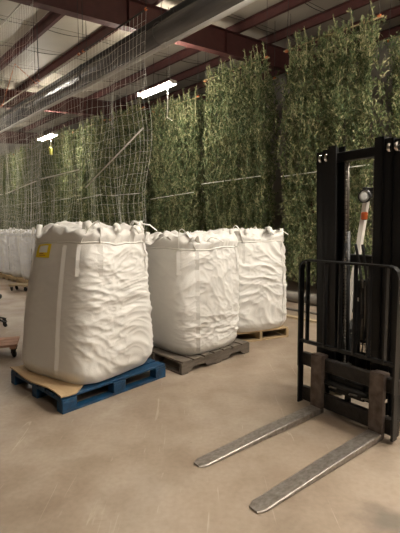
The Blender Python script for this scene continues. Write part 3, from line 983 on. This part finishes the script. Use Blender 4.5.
# rails: three nested channels each side
def channel(y0, y1, x0, x1, z0, z1, open_dir, t=0.014):
    m = MB()
    m.box((x0, y0, z0), (x0 + t, y1, z1)); m.box((x1 - t, y0, z0), (x1, y1, z1))
    if open_dir > 0: m.box((x0, y0, z0), (x1, y0 + t, z1))
    else: m.box((x0, y1 - t, z0), (x1, y1, z1))
    return m
ZM = 2.17
for s in (-1, 1):
    def Y(a, b): return (YC + min(s * a, s * b), YC + max(s * a, s * b))
    mp = tm(channel(*Y(.30, .375), -.36, -.20, .02, ZM, s * -1), 'outer_rail', M['black'])
    tm(channel(*Y(.235, .30), -.335, -.185, .06, ZM + .012, s * -1), 'middle_rail', M['black'])
    tm(channel(*Y(.165, .235), -.31, -.17, .10, ZM + .03, s * -1), 'inner_rail', M['black'])
    # top plates between which the rollers sit
    for k, yy in enumerate((.325, .268)):
        r_ = tm(MB().lathe([(.012, -.012), (.034, -.012), (.038, -.007), (.038, .007), (.034, .012), (.012, .012)], 20, 'y', (-.202, YC + s * yy, ZM - .055)), 'mast_roller', M['steel'], None)
        tm(MB().tube([(-.202, YC + s * yy - .02, ZM - .055), (-.202, YC + s * yy + .02, ZM - .055)], .014, 8), 'roller_pin', M['black'], r_)
    # chains and lift cylinders
    m = MB()
    for k in range(56):
        z = .35 + k * .031
        m.box((-.262, YC + s * .125 - .009, z), (-.238, YC + s * .125 + .009, z + .025), .004)
    tm(m, 'lift_chain', M['chain'])
    cyl = tm(MB().tube([(-.30, YC + s * .145, .1), (-.30, YC + s * .145, 1.5)], .032, 14), 'lift_cylinder', M['black'], None, True)
    tm(MB().tube([(-.30, YC + s * .145, 1.5), (-.30, YC + s * .145, ZM - .06)], .02, 12), 'piston_rod', M['chain'], cyl, True)
tm(MB().box((-.33, YC - .30, ZM - .095), (-.23, YC + .30, ZM - .02), .008), 'top_crossbar', M['black'])
tm(MB().box((-.38, YC - .30, 1.22), (-.34, YC + .30, 1.30), .008), 'middle_crossbar', M['black'])
tm(MB().box((-.38, YC - .30, .28), (-.33, YC + .30, .42), .008), 'lower_crossbar', M['blackdull'])
tm(MB().box((-.40, YC - .34, .03), (-.33, YC + .34, .24), .01), 'axle_beam', M['blackdull'])
tm(MB().tube([(-.27, YC + .02, .3), (-.27, YC + .02, 1.1)], .045, 16), 'center_cylinder', M['black'], None, True)
# hoses
for k, (y, b) in enumerate(((-.09, -.05), (.06, .05), (.0, .07))):
    pts = [(-.20, YC + y + b * math.sin(q / 14 * PI), .45 + .95 * q / 14) for q in range(15)]
    tm(MB().tube(pts, .011, 8), 'hydraulic_hose', M['rubber'], None, True)
# pale adjuster strips and decals on the mast centre
for (y, z0, z1, w) in ((.065, .62, 1.12, .010), (.092, .62, 1.10, .008)):
    tm(MB().tube([(-.20, YC + y, z0), (-.20, YC + y, z1)], w, 8), 'chain_anchor', M['chain'], None, True)
    tm(MB().box((-.215, YC + y - .012, z0 - .10), (-.19, YC + y + .012, z0 - .02), .004), 'anchor_nut', M['steel'])
tm(MB().box((-.226, YC - .03, .93), (-.222, YC + .02, .96)), 'decal', M['paper'])
tm(MB().box((-.226, YC - .03, 1.21), (-.222, YC + .03, 1.235)), 'decal', M['paper'])
def tc(mb, name, m, parent=None, smooth=False): return mb.xf(TC).build(name, m, parent or FL, smooth=smooth)
# carriage bars
CW = 0.44
car = tc(MB().box((-.10, YC - CW, .36), (-.045, YC + CW, .475), .01), 'upper_carriage_bar', M['carriage'])
tc(MB().box((-.10, YC - CW, .035), (-.045, YC + CW, .16), .01), 'lower_carriage_bar', M['carriage'])
for y in (-.25, 0.0, .25):
    tc(MB().box((-.13, YC + y - .02, .07), (-.09, YC + y + .02, .475), .004), 'carriage_plate', M['blackdull'])
tc(MB().box((-.15, YC - .16, .20), (-.08, YC + .16, .33), .01), 'side_shifter', M['blackdull'])
tc(MB().tube([(-.06, YC - .22, .275), (-.06, YC + .2, .275)], .022, 10), 'shift_cylinder', M['blackdull'], None, True)
for y in (-.14, .05, .16):
    tc(MB().tube([(-.05, YC + y, .24), (-.02, YC + y + .03, .26), (-.05, YC + y + .07, .25)], .008, 6), 'fitting', M['chain'], None, True)
tc(MB().box((-.06, YC + .30, .28), (-.03, YC + .36, .31), .005), 'latch', M['steel'])
# load backrest
LB = MB()
zt, zb, yl, yr, rr = 1.31, 0.02, YC - .43, YC + .43, .075
pts = [(-.025, yl, .36)]
pts += [(-.025, yl, zt - rr)] + [(-.025, yl + rr - rr * math.cos(a), zt - rr + rr * math.sin(a)) for a in (PI * .17, PI * .33, PI * .5)]
pts += [(-.025, yr - rr + rr * math.sin(a), zt - rr + rr * math.cos(a)) for a in (0, PI * .17, PI * .33, PI * .5)] + [(-.025, yr, .36)]
def flatbar(pts, wx, wt):
    m = MB(); side = (1, 0, 0)
    m.strip(pts, side, wx, wt); return m
lb_frame = tc(flatbar(pts, .06, .016), 'backrest_frame', M['black'])
for s, y in ((-1, yl), (1, yr)):
    tc(MB().box((-.065, y - .010, zb), (-.0, y + .010, .38), .004), 'side_plate', M['black'], lb_frame)
for y in (-.36, -.18, -.04, .09, .21, .34):
    tc(MB().box((-.050, YC + y - .006, .585), (-.003, YC + y + .006, zt - .005), .003), 'backrest_bar', M['black'], lb_frame)
tc(MB().box((-.045, yl, .578), (-.008, yr, .605), .004), 'backrest_crossbar', M['black'], lb_frame)
# forks
def fork(y):
    w = .054
    shank = MB().prism([(-.045, .0), (-.005, .0), (.0, .06), (.0, .48), (-.008, .505), (-.045, .505)], y - w, y + w)
    f = tc(shank, 'fork', M['forkback'])
    # blade with tapered thickness and chamfered tip
    secs = [(-.045, w, 0, .045), (.10, w, 0, .046), (.60, w, .0, .038), (1.10, w, .004, .022), (1.24, w, .008, .018), (1.285, w * .62, .010, .015)]
    vs = []
    for (x, hw, z0, z1) in secs:
        vs += [(x, y - hw, z0), (x, y + hw, z0), (x, y + hw, z1 - .005), (x, y + hw - .006, z1), (x, y - hw + .006, z1), (x, y - hw, z1 - .005)]
    n = 6
    fs = [tuple(range(n)), tuple(reversed(range((len(secs) - 1) * n, len(secs) * n)))]
    for i in range(len(secs) - 1):
        for k in range(n):
            fs.append((i * n + k, i * n + n + k, i * n + n + (k + 1) % n, i * n + (k + 1) % n))
    tc(MB().add(vs, fs), 'fork_blade', M['fork'], f)
    tc(MB().box((-.10, y - w, .455), (-.03, y + w, .50), .006), 'fork_hook', M['forkback'], f)
fork(-.29); fork(.25)
# wheels
def wheel(x, y, r, w):
    t_ = MB().lathe([(r * .55, -w / 2), (r * .92, -w / 2), (r, -w * .35), (r, w * .35), (r * .92, w / 2), (r * .55, w / 2)], 30, 'y', (x, y, r)).build('wheel', M['rubber'], FL, smooth=False)
    MB().lathe([(.02, -w * .3), (r * .56, -w * .42), (r * .56, w * .42), (.02, w * .3)], 20, 'y', (x, y, r)).build('wheel_hub', M['truckwhite'], t_)
for s in (-1, 1):
    wheel(-.62, YC + s * .40, .29, .20); wheel(-1.85, YC + s * .37, .24, .17)
# chassis and cowl
MB().prism([(-.75, .14), (-1.55, .14), (-1.55, .62), (-1.0, .62), (-.95, .5), (-.75, .5)], YC - .29, YC + .29).build('chassis', M['truckgrey'], FL)
MB().prism([(-.78, .5), (-.98, .5), (-1.12, 1.12), (-1.02, 1.14), (-.86, .98)], YC - .30, YC + .30).build('cowl', M['truckgrey'], FL)
for s in (-1, 1):
    y0, y1 = sorted((YC + s * .30, YC + s * .50))
    MB().prism([(-.36 - .05, .60), (-.95, .60), (-.95, .64), (-.36 - .05, .64)], y0, y1).build('fender', M['truckgrey'], FL)
    MB().box((-1.5, y0, .22), (-.98, y1, .42), .02).build('step', M['truckgrey'], FL)
MB().prism([(-1.5, .3), (-2.15, .3), (-2.28, .55), (-2.25, .95), (-2.05, 1.02), (-1.5, 1.0)], YC - .5, YC + .5).build('counterweight', M['truckwhite'], FL)
MB().box((-1.62, YC - .25, .84 + .16), (-1.2, YC + .25, .96 + .12), .05).build('seat', M['rubber'], FL)
MB().box((-1.72, YC - .24, 1.05), (-1.60, YC + .24, 1.55), .05).build('seat_back', M['rubber'], FL)
MB().box((-1.62, YC - .28, .6), (-1.15, YC + .28, 1.0), .02).build('engine_cover', M['truckgrey'], FL)
ringp = [Vector((-1.12 - .05 * math.sin(a), YC + .17 * math.cos(a), 1.22 + .15 * math.sin(a))) for a in [2 * PI * k / 24 for k in range(24)]]
MB().tube(ringp, .013, 8, closed=True).build('steering_wheel', M['rubber'], FL, smooth=True)
MB().tube([(-1.0, YC, 1.05), (-1.12, YC, 1.22)], .02, 8).build('steering_column', M['rubber'], FL)
# overhead guard: sloped white front posts, rear posts, roof frame with bars
GZ = 1.985
for s in (-1, 1):
    MB().tube([(-.78, YC + s * .465, .62), (-.92, YC + s * .46, 1.25), (-1.06, YC + s * .45, GZ)], .034, 4).build('guard_post', M['truckwhite'], FL)
    MB().tube([(-2.0, YC + s * .43, 1.0), (-1.95, YC + s * .44, GZ)], .034, 4).build('guard_post', M['truckgrey'], FL)
    MB().box((-2.02, YC + s * .47 - .025, GZ - .02), (-1.02, YC + s * .47 + .025, GZ + .03), .008).build('guard_rail', M['black'], FL)
for k in range(7):
    x = -1.05 - k * .155
    MB().box((x - .018, YC - .49, GZ - .015), (x + .018, YC + .49, GZ + .02), .004).build('guard_bar', M['black'], FL)
# work lights and turn signals on the front posts
for s in (-1, 1):
    y = YC + s * .41
    l_ = MB().lathe([(.03, -.07), (.062, -.02), (.066, .02), (.06, .024), (.056, .012)], 22, 'x', (-.94, y, 1.915)).build('work_light', M['black'], FL, smooth=True)
    MB().lathe([(.002, .0), (.05, .0), (.056, .012), (.03, .018), (.002, .02)], 22, 'x', (-.94, y, 1.915)).build('lens', M['lens'], l_, smooth=True)
    MB().box((-1.06, y - .02, 1.9), (-1.0, y + .02, 1.97), .004).build('lamp_bracket', M['black'], l_)
    MB().box((-.965, y - .03, 1.68), (-.92, y + .03, 1.76), .012).build('turn_signal', M['orange'], FL)
